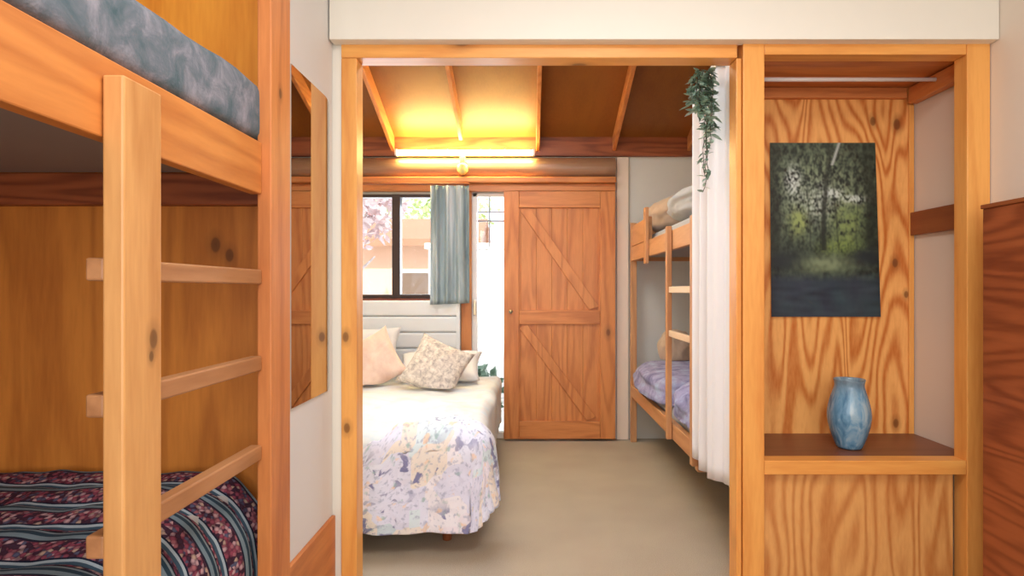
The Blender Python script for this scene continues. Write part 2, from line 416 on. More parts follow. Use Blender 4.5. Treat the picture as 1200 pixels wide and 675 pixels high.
# white corner bead on the wall by the bunk end and rail on the right wall
struct(box('trim_10', M['white'], [(-.757, -.740, 1.80, 1.815, .34, 2.618)], bevel=.002))
struct(box('trim_11', wood('rail', 'y', 1), [(1.745, 1.77, 2.39, 2.735, 1.45, 1.555)], bevel=.003))
# rafters
for i, x in enumerate((-1.68, -1.09, -.53, .07, .68, 1.28)):
    y1 = 4.64 if i == 2 else 4.782
    bm = bmesh.new()
    add_prism(bm, [(2.38, slope(2.38, 2.295)), (y1, slope(y1, 2.295)), (y1, slope(y1, 2.409)), (2.38, slope(2.38, 2.409))], 'x', x-.014, x+.014)
    r = link('rafter', bm, wood('door', 'y', i*.7), bevel=.003)
    lab = ['leftmost rafter of the sloping plywood ceiling, against the left wall', 'pine ceiling rafter at the left end of the lit light tube',
           'pine ceiling rafter ending above the middle of the light tube', 'pine ceiling rafter at the right end of the light tube, lit on one side',
           'pine ceiling rafter in the dark bays, ending above the cream trim strip', 'pine ceiling rafter above the far bunk bed'][i]
    tag(r, lab, 'rafter', 'sloping ceiling rafters')

# ------------------------------------------------------------------ window and glazed door on the far wall
wn = struct(box('window_1', M['darkframe'], [
    (WX0, WX1, 4.80, 4.88, WZ1-.025, WZ1), (WX0, WX1, 4.80, 4.88, WZ0, WZ0+.03), (WX0, WX0+.04, 4.80, 4.88, WZ0, WZ1), (WX1-.04, WX1, 4.80, 4.88, WZ0, WZ1),
    (-1.10, -1.035, 4.79, 4.87, WZ0, WZ1)], bevel=.003))
box('window_pane', M['glass'], [(WX0+.04, -1.10, 4.84, 4.845, WZ0+.03, WZ1-.025)], wn, 0)
box('window_pane', M['glass'], [(-1.035, WX1-.04, 4.84, 4.845, WZ0+.03, WZ1-.025)], wn, 0)
box('window_sill', M['sill'], [(WX0-.02, WX1-.02, 4.765, 4.83, WZ0-.04, WZ0-.002)], wn, .006)

dr = struct(box('door_1', M['whiteframe'], [
    (DX0, DX0+.035, 4.835, 4.90, 0.02, DZ), (DX1-.05, DX1, 4.835, 4.90, .02, DZ), (DX0, DX1, 4.835, 4.90, DZ-.03, DZ), (DX0, DX1, 4.835, 4.90, 0, .05)], bevel=.003))
box('door_pane', M['glass'], [(DX0+.035, DX1-.05, 4.865, 4.87, .05, DZ-.03)], dr, 0)
for a in ([(DX0+.035, DX1-.05, 4.852, 4.862, 1.83, 1.84)], [(DX0+.035, DX1-.05, 4.852, 4.862, 1.755, 1.767)], [(-.325, -.315, 4.850, 4.860, 1.55, DZ-.03)]):
    box('glazing_bar', M['greybar'], a, dr, .001)
box('door_handle', M['brass'], [(DX0+.008, DX0+.028, 4.80, 4.834, 1.0, 1.12)], dr, .004)

# sliding plank door in front of it
sd = thing('sliding_door', 'tall pine sliding door of vertical planks with diagonal braces on the far wall', 'door', (.24, 4.75, 0))
X0, X1, Z0, Z1 = -.20, .685, .02, 1.985
bm = bmesh.new(); n = 7
for k in range(n):
    a = X0+.01 + (X1-X0-.02)*k/n; b = X0+.01 + (X1-X0-.02)*(k+1)/n
    add_box(bm, a+.0003, b-.0003, 4.7565, 4.78, Z0+.01, Z1-.01)
link('planks', bm, wood('door', 'z', .3), sd, .002)
box('backing_board', wood('door', 'z', .9), (X0+.01, X1-.01, 4.781, 4.788, Z0+.01, Z1-.01), sd, 0)
box('stile', wood('door', 'z', 1.3), (X0, X0+.12, 4.735, 4.756, Z0, Z1), sd)
box('stile', wood('door', 'z', 2.3), (X1-.12, X1, 4.735, 4.756, Z0, Z1), sd)
for k, (a, b) in enumerate(((Z1-.13, Z1), (.93, 1.04), (Z0, Z0+.14))):
    box('cross_rail', wood('door', 'x', k*1.1), (X0+.121, X1-.121, 4.735, 4.756, a, b), sd)
def brace(xa, za, xb, zb, k):
    bm = bmesh.new(); d = Vector((xb-xa, 0, zb-za)); L = d.length
    n_ = Vector((-d.z, 0, d.x)).normalized()*.045
    P = [Vector((xa, 0, za)), Vector((xb, 0, zb))]
    pr = [P[0]+n_, P[1]+n_, P[1]-n_, P[0]-n_]
    add_prism(bm, [(min(max(p.x, X0+.122), X1-.122), min(max(p.z, za if za < zb else zb), max(za, zb))) for p in pr], 'y', 4.7375, 4.756)
    link('brace', bm, wood('door', 'z', k), sd, .002)
brace(X0+.17, Z1-.135, X1-.17, 1.045, 4.4)
brace(X0+.15, .925, X1-.19, Z0+.145, 5.2)
bm = bmesh.new(); add_tube(bm, [(X0+.055, 4.735, 1.03), (X0+.055, 4.715, 1.03), (X0+.055, 4.71, 1.03)], [.008, .010, .016], 12)
link('door_knob', bm, M['brass'], sd, smooth=True)

# ------------------------------------------------------------------ tube lamp
lp = thing('tube_lamp', 'long glowing fluorescent tube lamp under the sloping plywood ceiling', 'lamp', (-.53, 4.72, 2.29))
bm = bmesh.new(); add_tube(bm, [(-1.05, 4.70, 2.283), (.03, 4.70, 2.283)], .019, 14); link('tube', bm, M['tube'], lp, smooth=True)
box('batten', M['lampcream'], (-1.06, .04, 4.735, 4.778, 2.266, 2.30), lp)
for x in (-1.055, .028): box('end_cap', M['metal_white'], (x, x+.017, 4.68, 4.734, 2.258, 2.308), lp)
box('bracket', M['lampcream'], (-.545, -.505, 4.70, 4.735, 2.13, 2.262), lp, .004)
bm = bmesh.new(); add_tube(bm, [(-.525, 4.715, 2.20), (-.525, 4.715, 2.185), (-.525, 4.715, 2.14), (-.525, 4.715, 2.115)], [.02, .042, .042, .02], 14); link('switch', bm, M['lampcream'], lp, smooth=True)

# ------------------------------------------------------------------ short window curtain
def drape(name, mat, x_fn, y_fn, z0, z1, nu, nv, parent=None):
    bm = grid_mesh(lambda u, v: (x_fn(u, v), y_fn(u, v), z0(u) + (z1(u)-z0(u))*v), nu, nv)
    o = link(name, bm, mat, parent, smooth=True); solid(o, .003, 0); return o
wc = drape('window_curtain', M['tealcurtain'],
      lambda u, v: -.775 + .305*u - .045*(1-v)*math.sin(u*2)*(1-u) , lambda u, v: 4.68 + .024*math.sin(u*21 + v*1.2)*(.6+.4*(1-v)) + .006*math.sin(u*47+v*3),
      lambda u: 1.085 + .012*u, lambda u: 2.02, 90, 24)
tag(wc, 'short grey-teal curtain drawn to the right side of the window', 'curtain')
bm = bmesh.new(); add_tube(bm, [(-1.62, 4.68, 2.034), (-.47, 4.68, 2.034)], .009, 10)
for x in (-1.60, -.49): add_box(bm, x-.006, x+.006, 4.68, 4.764, 2.028, 2.040)
cr = link('curtain_rod', bm, wood('rail', 'x', 7)); tag(cr, 'thin dark rod above the window holding the short grey-teal curtain', 'curtain rod')

# ------------------------------------------------------------------ double bed
BX0, BX1, BY0, BY1, BT = -1.64, -.235, 2.76, 4.70, .50
bed = thing('bed', 'double bed with a white horizontal board headboard below the window', 'bed', (-.93, 3.7, 0))
box('bed_base', M['whitebed'], (BX0+.03, BX1-.03, BY0+.03, BY1, .15, .27), bed, .01)
for x in (BX0+.1, BX1-.16):
    for y in (BY0+.12, BY1-.18):
        bm = bmesh.new(); add_tube(bm, [(x, y, 0), (x, y, .15)], [.022, .03], 12); link('leg', bm, wood('rail', 'z', 1), bed)
hb = bmesh.new()
for k in range(6):
    z1_ = 1.118 - k*.127
    add_box(hb, -1.70, -.545, 4.725, 4.762, z1_-.124, z1_)
link('headboard', hb, M['board'], bed, .022, segs=4)
for x in (-1.70, -.575): box('headboard_post', M['board'], (x, x+.03, 4.705, 4.724, .3, 1.118), bed)
bm = bmesh.new(); add_box(bm, BX0, BX1, BY0, BY1, .272, BT-.012)
mt = link('mattress', bm, M['whitebed'], None, .05, segs=4); tag(mt, 'thick white mattress lying on the double bed under the coverlet', 'mattress')

def bed_cover(name, mat, x0, x1, yfoot, yhead_fn, top, R, drop_s, drop_f, flare, amp, seed, nu, nv, bump=.006, rise=None):
    W = x1-x0; YH = 4.66
    def f(u, v):
        xx = -drop_s + u*(W+2*drop_s)                # across
        cx = min(max(xx, 0), W)
        yh = YH
        L = YH - yfoot
        q0 = YH - yhead_fn(cx/W)
        q = q0 + v*(L+drop_f-q0)                              # from head towards foot
        ox = (xx-W) if xx > W else (xx if xx < 0 else 0)
        oy = max(q-L, 0)
        rs = abs(ox)/drop_s; rf = oy/drop_f
        t = max(rs, rf)
        if t > 0: drop = (drop_s*rs**2 + drop_f*rf**2)/(rs**2+rf**2); r = t*drop
        else: r = 0
        dx, dy = (ox, -oy); l = math.hypot(dx, dy) or 1
        dx /= l; dy /= l
        arc = R*PI/2
        if r < arc: out = R*math.sin(r/R); dz = R*(1-math.cos(r/R)); k = 0
        else: out = R + flare*(r-arc); dz = R + (r-arc); k = (r-arc)/.4
        per = (cx if oy > 0 else 0) + (yh-q if ox else 0)
        if k > 0: out += amp*min(k, 1)*(math.sin(per*17+seed)+.6*math.sin(per*41+seed*2)+.8*nz(per*6, k*2, seed))
        bx, by = x0+cx, yh - min(q, L)
        n_ = bump*(nz(xx*4, q*4, seed) + .6*nz(xx*11, q*11, seed+5))
        z = top - dz + (n_ if k == 0 else n_*.2) + (rise(xx, q) if rise else 0)
        return (bx + dx*out + (n_*dx*.8), by + dy*out + n_*dy*.8, z)
    def uvf(u, v):
        return (-drop_s + u*(W+2*drop_s), YH-yhead_fn(.8)+v*((yhead_fn(.8)-yfoot)+drop_f))
    o = link(name, grid_mesh(f, nu, nv, uvf), mat, smooth=True)
    return o
cv = bed_cover('coverlet', M['coverlet'], BX0+.05, BX1-.05, BY0+.05, lambda a: 4.66, BT+.022, .06, .33, .33, .03, .006, 1.3, 90, 120, .016)
solid(cv, .012, 0); tag(cv, 'white coverlet spread over the double bed beneath the cushions', 'bedcover')
def yh(a):
    P = [(0, 2.56), (.45, 2.59), (.60, 2.63), (.68, 2.70), (.76, 2.80), (.88, 2.85), (.96, 2.91), (1, 2.88)]
    for (a0, b0), (a1, b1) in zip(P, P[1:]):
        if a <= a1: t = (a-a0)/(a1-a0); t = t*t*(3-2*t); return b0+(b1-b0)*t + .006*math.sin(a*60)
    return P[-1][1]
def rise(x, q): return .022*math.exp(-((x-1.16)/.2)**2)*math.exp(-((q-1.76)/.06)**2)
qt = bed_cover('quilt', M['quilt'], BX0+.05, BX1-.035, BY0+.04, yh, BT+.060, .09, .40, .50, .07, .012, 4.2, 150, 90, .014, rise)
solid(qt, .036, 0); tag(qt, 'pastel patchwork quilt hanging over the foot of the double bed', 'quilt')

def pillow(name, mat, w, h, t, loc, rot, label, cat, group=None, seed=0, pinch=.10, zmin=.548):
    bm = bmesh.new(); N = 26
    sides = []
    for sgn in (1, -1):
        V = {}
        for i in range(N+1):
            for j in range(N+1):
                a, b = i/N*2-1, j/N*2-1
                px = a*(1 - pinch*(1-b*b)*abs(a)**2); pz = b*(1 - pinch*(1-a*a)*abs(b)**2)
                k = max(0, (1-a**2)*(1-b**2))**.42
                y = sgn*t/2*k*(1+.25*nz(a*2, b*2, seed)) + .006*nz(a*7, b*7, seed+3)*k
                if (i in (0, N) or j in (0, N)) and sgn < 0: V[i, j] = sides[0][i, j]
                else: V[i, j] = bm.verts.new((px*w/2, y, pz*h/2))
        sides.append(V)
        for i in range(N):
            for j in range(N):
                bm.faces.new((V[i,j], V[i+1,j], V[i+1,j+1], V[i,j+1]))
    MW = Matrix.LocRotScale(Vector(loc), Euler(rot), None); MI = MW.inverted()
    for v in bm.verts:                                   # the lower edge is squashed flat where it rests on the bed
        p = MW @ v.co
        if p.z < zmin: v.co = MI @ Vector((p.x, p.y, zmin + (p.z-zmin)*.04))
    o = link(name, bm, mat, smooth=True); o.location = loc; o.rotation_euler = rot
    return tag(o, label, cat, group)
R = math.radians
pillow('pillow', M['whitebed'], .64, .40, .16, (-1.30, 4.52, .73), (R(-22), 0, 0), 'white sleeping pillow leaning on the headboard behind the pink cushion', 'pillow', 'white bed pillows', 1)
pillow('pillow', M['whitebed'], .62, .36, .17, (-.66, 4.40, .635), (R(-62), R(-2), 0), 'white sleeping pillow behind the patterned cushion, nearest the glazed door', 'pillow', 'white bed pillows', 2)
pillow('cushion', M['pinkcushion'], .40, .40, .15, (-1.11, 4.22, .69), (R(-26), R(-30), R(6)), 'plain pale pink square cushion standing on one corner on the bed', 'cushion', 'cushions on the double bed', 3)
pillow('cushion', M['patcushion'], .40, .40, .14, (-.635, 4.09, .672), (R(-34), R(22), R(-8)), 'beige and grey floral patterned cushion tilted on the bed', 'cushion', 'cushions on the double bed', 4)

# ------------------------------------------------------------------ far bunk bed on the right
PX = .805
fb = thing('bunk_bed', 'far pine bunk bed behind the white curtain', 'bunk bed', (1.25, 3.82, 0), 'pine bunk beds')
for x in (PX, 1.70):
    for y in (4.76, 2.90):
        box('post', wood('bunk', 'z', x+y), (x, x+.045, y-.05, y, .33 if (y < 4 and x < 1) else 0, 1.73 if y > 4 else 1.72), fb)
for z, hh in ((1.43, .11), (.36, .09)):
    for x in (PX+.002, 1.703): box('side_rail', wood('bunk', 'y', z+x), (x, x+.035, 2.901, 4.709, z, z+hh), fb)
    for y in (2.86, 4.72): box('end_rail', wood('bunk', 'x', z+y), (PX+.046, 1.699, y, y+.03, z, z+hh), fb)
    box('bed_base', M['base_board'], (PX+.038, 1.702, 2.90, 4.715, z+.03, z+.05), fb, 0)
box('guard_board', wood('bunk', 'y', 3.3), (PX+.004, PX+.03, 4.05, 4.709, 1.545, 1.70), fb)
box('guard_post', wood('bunk', 'z', 3.7), (PX-.022, PX+.001, 4.02, 4.09, 1.38, 1.76), fb)
box('end_board', wood('bunk', 'x', 3.9), (PX+.046, 1.699, 4.725, 4.75, 1.56, 1.72), fb)
ld = bpy.data.objects.new('ladder', None); C.objects.link(ld); ld.parent = fb
ld.location = Vector((PX, 3.3, 0)) - world_loc(fb)
for y in (3.36, 2.845): box('stile', wood('bunk', 'z', y), (PX-.030, PX-.001, y, y+.04, .36, 1.56), ld)
for z in (.94, 1.185): box('rung', wood('pale', 'y', z+.1), (PX-.020, PX-.003, 2.886, 3.359, z, z+.035), ld)
bm = bmesh.new(); add_box(bm, PX+.05, 1.69, 2.92, 4.70, 1.482, 1.60); m_ = link('mattress', bm, M['mattgrey'], None, .04, segs=3); tag(m_, 'grey mattress on the upper berth of the far bunk bed', 'mattress', 'bunk mattresses')
bm = bmesh.new(); add_box(bm, PX+.05, 1.69, 2.92, 4.70, .412, .50); m_ = link('mattress', bm, M['mattgrey'], None, .04, segs=3); tag(m_, 'mattress under the lavender blanket on the lower berth of the far bunk bed', 'mattress', 'bunk mattresses')
# lumpy grey duvet rolled over the upper berth edge
def lump(name, mat, cx, cy, cz, rx, ry, rz, seed, label, cat, group=None, amp=.12, pw=2.6, zmin=-9):
    bm = bmesh.new(); bmesh.ops.create_icosphere(bm, subdivisions=5, radius=1)
    for v in bm.verts:
        p = v.co.copy(); s = (abs(p.x)**pw+abs(p.y)**pw+abs(p.z)**pw)**(-1/pw)
        p = p*s*(1+amp*nz(p.x*1.6, p.y*1.6, p.z*1.6+seed)+amp*.35*nz(p.x*5, p.y*5, p.z*5+seed))
        v.co = (cx+p.x*rx, cy+p.y*ry, max(cz+p.z*rz, zmin+.002*p.z))
    o = link(name, bm, mat, smooth=True)
    return tag(o, label, cat, group)
lump('duvet', M['mattgrey'], 1.14, 3.45, 1.71, .30, .55, .10, 2, 'bundled grey duvet on the upper berth of the far bunk bed', 'duvet', zmin=1.603)
lump('pillow', M['beigebed'], 1.08, 4.37, 1.74, .20, .28, .13, 5, 'beige pillow at the end of the upper berth of the far bunk bed', 'pillow', zmin=1.603)
def blanket(name, mat, x0, x1, y0, y1, top, R_, drop, amp, seed, nu, nv, sign, bump, label, wob=0, far=0):
    """covers a bunk berth, hanging down on the aisle side (sign = +1: aisle is at larger x)"""
    W = x1-x0
    def f(u, v):
        s = u*(W+drop); y = y0+(y1-y0)*v
        ridge = amp*(abs(math.sin(PI*y/.145+.5))**.7 - .5)
        n_ = bump*(nz(s*5, y*5, seed)+.5*nz(s*13, y*9, seed+2))
        Wl = W
        if s <= Wl: X, Z = s, ridge+n_
        else:
            r = s-Wl; arc = R_*PI/2
            if r < arc: a = r/R_; X = Wl+(R_+ridge+n_)*math.sin(a); Z = -R_+(R_+ridge+n_)*math.cos(a)
            else: X = Wl+R_+ridge+n_+wob*(r-arc); Z = -R_-(r-arc)
        x = x0+X if sign > 0 else x1-X
        return (x, y, top+Z)
    o = link(name, grid_mesh(f, nu, nv, lambda u, v: (u*(W+drop), y0+(y1-y0)*v)), mat, smooth=True)
    solid(o, .008, 0); tag(o, label, 'blanket'); return o
lump('blanket', M['lavender'], 1.19, 4.12, .55, .42, .56, .13, 3, 'lavender blue blanket heaped at the far end of the lower berth', 'blanket', 'blankets on the lower berth of the far bunk', .08, 4, .504)
lump('blanket', M['lavender'], 1.17, 3.16, .56, .38, .24, .15, 9, 'lavender blue blanket bundle beside the ladder, nearest the white curtain', 'blanket', 'blankets on the lower berth of the far bunk', .1, 4, .504)
lump('pillow', M['beigebed'], 1.10, 4.50, .76, .12, .12, .14, 7, 'brown and beige pillow propped on the lavender blanket', 'pillow', zmin=.682)

# ------------------------------------------------------------------ white curtain beside the opening
wc = drape('curtain', M['curtain'],
      lambda u, v: .785 + .020*math.sin(u*u*14+u*6+1.1) + .004*math.sin(u*47+v*2) , lambda u, v: 2.395 + .44*u,
      lambda u: .41 - .035*math.sin(u**1.4*PI)+.03*u, lambda u: 2.13, 110, 30)
tag(wc, 'long white curtain hanging inside the right side of the opening, stopping short of the floor', 'curtain')
bm = bmesh.new(); add_box(bm, .775, .795, 2.381, 2.86, 2.131, 2.155)
o = link('curtain_track', bm, M['metal_white'], None, .003); tag(o, 'curtain track above the long white curtain, behind the trailing vine', 'curtain track')

# trailing vine over the curtain head
vn = thing('trailing_vine', 'trailing green leafy vine hanging over the top of the white curtain', 'plant', (.72, 2.42, 2.08))
sb = bmesh.new(); lb = bmesh.new()
def leaf(bm, p, d, n_, L, W):
    d = d.normalized(); s = d.cross(n_).normalized(); n_ = s.cross(d)
    pts = [p, p+d*L*.3+s*W*.5+n_*W*.12, p+d*L*.65+s*W*.42+n_*W*.1, p+d*L, p+d*L*.65-s*W*.42+n_*W*.1, p+d*L*.3-s*W*.5+n_*W*.12]
    mid1, mid2 = p+d*L*.33, p+d*L*.66
    v = [bm.verts.new(q) for q in pts]; a, b = bm.verts.new(mid1), bm.verts.new(mid2)
    for f in ((v[0], v[1], a), (v[1], v[2], b, a), (v[2], v[3], b), (v[3], v[4], b), (v[4], v[5], a, b), (v[5], v[0], a)): bm.faces.new(f)
rnd = random.Random(5)
for k in range(15):
    x = .675 + .082*rnd.random(); y = 2.395 + .09*rnd.random()
    L = [.46, .40, .33, .28, .36, .22, .18, .25, .15, .12, .3, .2, .26, .16, .22][k]
    if x < .72: L *= .6
    pts = [Vector((x, y, 2.085))]
    while pts[-1].z > 2.085-L:
        pts.append(pts[-1] + Vector((rnd.uniform(-.008, .008)+(.002 if x < .71 else 0), rnd.uniform(-.006, .006), -.02)))
    add_tube(sb, pts, .0016, 5)
    for p in pts:
        for _ in range(2 if p.z > 1.85 else 1):
            a = rnd.uniform(0, 2*PI); d = Vector((math.cos(a)*.8, math.sin(a)*.8-.2, rnd.uniform(-.9, .2)))
            s_ = rnd.uniform(.6, 1.1)*(1 if p.z > 1.82 else .75)
            leaf(lb, p, d, Vector((rnd.uniform(-.3,.3), rnd.uniform(-.3,.3), 1)), .052*s_, .026*s_)
link('stem', sb, M['stem'], vn); o = link('leaves', lb, M['leaf'], vn, smooth=False)

# ------------------------------------------------------------------ built-in shelf unit
su = thing('shelf_unit', 'open pine shelf unit with a plywood back built beside the opening', 'shelf unit', (1.33, 2.5, 0))
UY0, UY1 = D1-.012, D1+.06
box('post', wood('frame', 'z', 6), (.820, .902, UY0, UY1, 0, 2.160), su)
box('post', wood('frame', 'z', 8), (1.678, 1.767, UY0, UY1, 0, 2.160), su)
box('top_rail', wood('frame', 'x', 3), (.903, 1.677, UY0+.001, UY1, 2.103, 2.160), su)
box('top_board', wood('door', 'x', 6), (.80, 1.765, UY1+.016, 2.73, 2.125, 2.142), su, 0)
box('back_panel', wood('ply', 'z', 2.2, spots=((1.58, 2.745, 1.976, 0.013), (1.69, 2.745, 1.961, 0.016), (1.682, 2.745, 1.325, 0.013), (1.733, 2.745, 1.18, 0.01), (1.686, 2.745, 0.588, 0.013), (1.49, 2.745, 0.69, 0.008))), (.82, 1.765, 2.745, 2.765, .49, 2.14), su, 0)
box('back_batten', wood('post', 'x', 2), (.82, 1.72, 2.715, 2.744, 2.075, 2.122), su)
box('corner_batten', wood('frame', 'z', 9), (1.742, 1.765, 2.737, 2.744, .54, 2.05), su, .001)
box('side_board', wood('plydull', 'z', 3), (.82, .84, UY1+.002, 2.714, .49, 2.12), su)
box('side_rail', wood('door', 'y', 8), (1.722, 1.764, UY1+.001, 2.714, 2.046, 2.118), su)
bm = bmesh.new(); add_tube(bm, [(.841, 2.53, 2.092), (1.721, 2.53, 2.092)], .009, 12); link('hanging_rod', bm, M['metal_white'], su, smooth=True, label='thin white hanging rod')
box('shelf', wood('shelf', 'x', 1), [(.841, 1.765, UY1+.001, 2.743, .518, .542)], su, .002, label='dark brown shelf board')
box('shelf_front', wood('frame', 'x', 7), (.903, 1.677, UY0+.0015, UY1, .492, .546), su)
box('lower_panel', wood('plydull', 'z', 4.6), (.903, 1.648, D1+.022, D1+.04, 0, .4915), su, .001)
box('lower_stud', wood('post', 'z', 4), (1.630, 1.655, D1+.043, D1+.08, 0, .49), su)

# vase: lathe
prof = [(0, 0), (.044, 0), (.050, .006), (.064, .04), (.078, .085), (.085, .125), (.084, .155), (.076, .195), (.066, .228), (.059, .25), (.056, .262), (.059, .280), (.062, .288), (.058, .289), (.053, .281), (.050, .262), (.055, .24), (.070, .19), (.077, .15), (.070, .09), (.04, .03), (0, .02)]
bm = bmesh.new(); seg = 48; rings = []
for r, z in prof:
    ring = []
    for k in range(seg):
        a = 2*PI*k/seg
        rr = r*(1+.02*math.cos(a*5)*(z > .03)*(z < .25))
        zz = z - (.007*max(0, math.cos(a+1.2))**8 if z > .275 else 0)
        ring.append(bm.verts.new((1.335+rr*math.cos(a), 2.49+rr*math.sin(a), .5425+zz)) if r > 0 else None)
    if r == 0: c = bm.verts.new((1.335, 2.49, .5425+z)); ring = [c]*seg
    rings.append(ring)
for A, B in zip(rings, rings[1:]):
    for k in range(seg):
        q = [A[k], A[(k+1) % seg], B[(k+1) % seg], B[k]]; q = list(dict.fromkeys(q))
        if len(q) > 2: bm.faces.new(q)
o = link('vase', bm, M['vase'], smooth=True); sm = o.modifiers.new('s', 'SUBSURF'); sm.levels = 1; sm.render_levels = 1
tag(o, 'blue glazed ceramic vase with a narrow neck standing on the dark shelf', 'vase')

# poster: a printed forest picture
def forest(u, v):
    """u 0..1 left-right, v 0..1 top-bottom -> linear colour"""
    K = lambda r, g_, b: Vector(srgb(r, g_, b))
    def gs(cx, cy, sx, sy): return math.exp(-((u-cx)/sx)**2-((v-cy)/sy)**2)
    n1 = nz(u*9, v*12, 1); n2 = nz(u*24, v*30, 2); n3 = nz(u*50, v*60, 3)
    n4 = nz(u*16+3, v*9, 9)
    c = K(62,74,62) + K(92,108,88)*(.30*n1+.40*n2+.25*n3)
    c = c.lerp(K(136,152,118), min(1, max(0, gs(.46, .26, .40, .20)*(.35+1.2*n2+1.1*n3+.5*n1))))
    c = c.lerp(K(214,224,216), min(1, max(0, (gs(.22, .22, .06, .07)*1.2+gs(.60, .29, .07, .022)*1.6+gs(.78, .325, .09, .02)*1.6+gs(.45, .34, .2, .1)*.45)*(.55+1.6*n3+.9*n2))))
    c = c.lerp(K(156,172,104), min(1, max(0, 1.2*gs(.27, .45, .08, .07)*(.7+1.0*n2+.6*n3))))
    c = c.lerp(K(132,152,92), min(1, max(0, 1.1*gs(.72, .46, .14, .12)*(.65+1.1*n2+.7*n3))))
    c = c.lerp(K(128,150,80), min(1, max(0, 1.0*gs(.68, .60, .17, .045)*(.8+n3))))
    for cx, wd, sl, st_ in ((.53, .035, -.10, .9), (.60, .014, .16, .6), (.36, .010, .08, .5), (.44, .010, .14, .5), (.93, .07, .02, .7), (.05, .06, .0, .6), (.82, .010, -.08, .4)):
        x = cx + sl*(v-.3) + .02*nz(v*7, cx*9)
        k = max(0, 1-abs(u-x)/wd)
        if v < .62: c = c.lerp(K(34,40,36), min(1, k*1.6)*st_*min(1, max(0, .5+v*1.5)))
    k = max(0, 1-abs(u-(.66-.55*v))/.02)*(v < .13); c = c.lerp(K(200,208,200), k*.9)
    c = c.lerp(K(40,50,54), min(1, 1.1*gs(.12, .68, .22, .06)+1.1*gs(.88, .66, .2, .06)))
    c = c.lerp(K(132,146,112), min(1, max(0, gs(.52, .70, .20, .045)*(1.0+.7*n2))))
    if v > .74:
        k = min(1, (v-.74)/.06); r_ = nz(u*5, v*34, 6)
        w_ = K(54,66,78) + K(70,88,96)*(.28*r_) + K(34,70,56)*(.3*nz(u*7, v*9, 8)) + K(30,66,52)*max(0, u-.5)*.4
        c = c.lerp(w_, max(0, k)*.92)
    e = min(u, 1-u); c = c*(1-.35*math.exp(-e/.05))
    return tuple(max(.004, min(1, x)) for x in c)
px0, px1, pz0, pz1, py = 1.103, 1.585, 1.078, 1.875, 2.737
NU, NV = 120, 190
me = bpy.data.meshes.new('poster'); verts = []; faces = []; cols = []
def ppos(u, v, back):
    bow = .006*(2*u-1)**2*(.3+v)
    return (px0+(px1-px0)*u + .018*v*(u > .5)*(u-.5)*2 + .004*v, py-bow+(.0012 if back else 0), pz1-(pz1-pz0)*v)
for b_ in (0, 1):
    for j in range(NV+1):
        for i in range(NU+1):
            verts.append(ppos(i/NU, j/NV, b_)); cols.append(forest(i/NU, j/NV) if not b_ else (.8,.8,.78))
st = (NU+1)*(NV+1); ix = lambda i, j, b_: b_*st + j*(NU+1)+i
for j in range(NV):
    for i in range(NU):
        faces.append((ix(i,j,0), ix(i,j+1,0), ix(i+1,j+1,0), ix(i+1,j,0))); faces.append((ix(i,j,1), ix(i+1,j,1), ix(i+1,j+1,1), ix(i,j+1,1)))
for i in range(NU): faces.append((ix(i,0,0), ix(i+1,0,0), ix(i+1,0,1), ix(i,0,1))); faces.append((ix(i,NV,1), ix(i+1,NV,1), ix(i+1,NV,0), ix(i,NV,0)))
for j in range(NV): faces.append((ix(0,j,1), ix(0,j+1,1), ix(0,j+1,0), ix(0,j,0))); faces.append((ix(NU,j,0), ix(NU,j+1,0), ix(NU,j+1,1), ix(NU,j,1)))
me.from_pydata(verts, [], faces); me.materials.append(M['print'])
ca = me.color_attributes.new('print', 'FLOAT_COLOR', 'POINT')
for k, c in enumerate(cols): ca.data[k].color = (*c, 1)
o = bpy.data.objects.new('poster', me); C.objects.link(o); tag(o, 'unframed poster of a dark green forest pinned on the plywood back', 'poster')

# ------------------------------------------------------------------ dark wooden board at the right edge
wp = thing('wooden_screen', 'dark red-brown wooden screen panel standing at the right wall', 'panel', (1.66, 1.3, 0))
box('board', wood('dark', 'y', 2), (1.625, 1.655, .45, 2.14, .0, 1.49), wp, .003)
box('top_edge', wood('rail', 'y', 3), (1.618, 1.662, .45, 2.143, 1.49, 1.505), wp, .003)
box('end_stile', wood('rail', 'z', 3), (1.656, 1.70, 2.09, 2.14, 0, 1.489), wp, .003)

# ------------------------------------------------------------------ mirror on the left wall
bm = bmesh.new(); pts = []
ya, yb, za, zb = 1.885, 2.245, .825, 1.915
pts = [(ya, za), (yb, za), (yb, zb-.03)]
for k in range(1, 9): a = k/8*PI/2; pts.append((yb-.05+.05*math.cos(a), zb-.03+.03*math.sin(a)))
pts.append((ya, zb))
add_prism(bm, pts, 'x', -.7565, -.7505)
o = link('mirror', bm, M['mirror']); tag(o, 'tall frameless mirror with a rounded top corner on the white left wall', 'mirror')

# ------------------------------------------------------------------ near bunk bed on the left
XA = -.655
nb = thing('bunk_bed', 'near pine bunk bed with a ladder at the left edge', 'bunk bed', (-1.15, .7, 0), 'pine bunk beds')
box('post', wood('post', 'z', 3.4, spots=((-.668, 1.605, 1.728, .009),)), (-.705, -.668, 1.548, 1.672, 0, 2.60), nb)
box('post', wood('post', 'z', 5.4), (-.735, -.70, -.50, -.38, 0, 2.60), nb)
box('post', wood('post', 'z', 6.4), (-1.655, -1.62, 1.575, 1.70, 0, 2.60), nb)
box('side_rail', wood('pine', 'y', .5), (-.722, -.692, -.38, 1.547, 1.448, 1.582), nb)
box('side_rail', wood('pine', 'y', 1.5), (-.735, -.708, -.38, 1.547, .32, .455), nb)
box('end_rail', wood('dark', 'x', 5), (-1.62, -.723, 1.68, 1.712, 1.440, 1.53), nb)
box('end_rail', wood('dark', 'x', 6), (-1.62, -.75, 1.68, 1.712, .36, .50), nb)
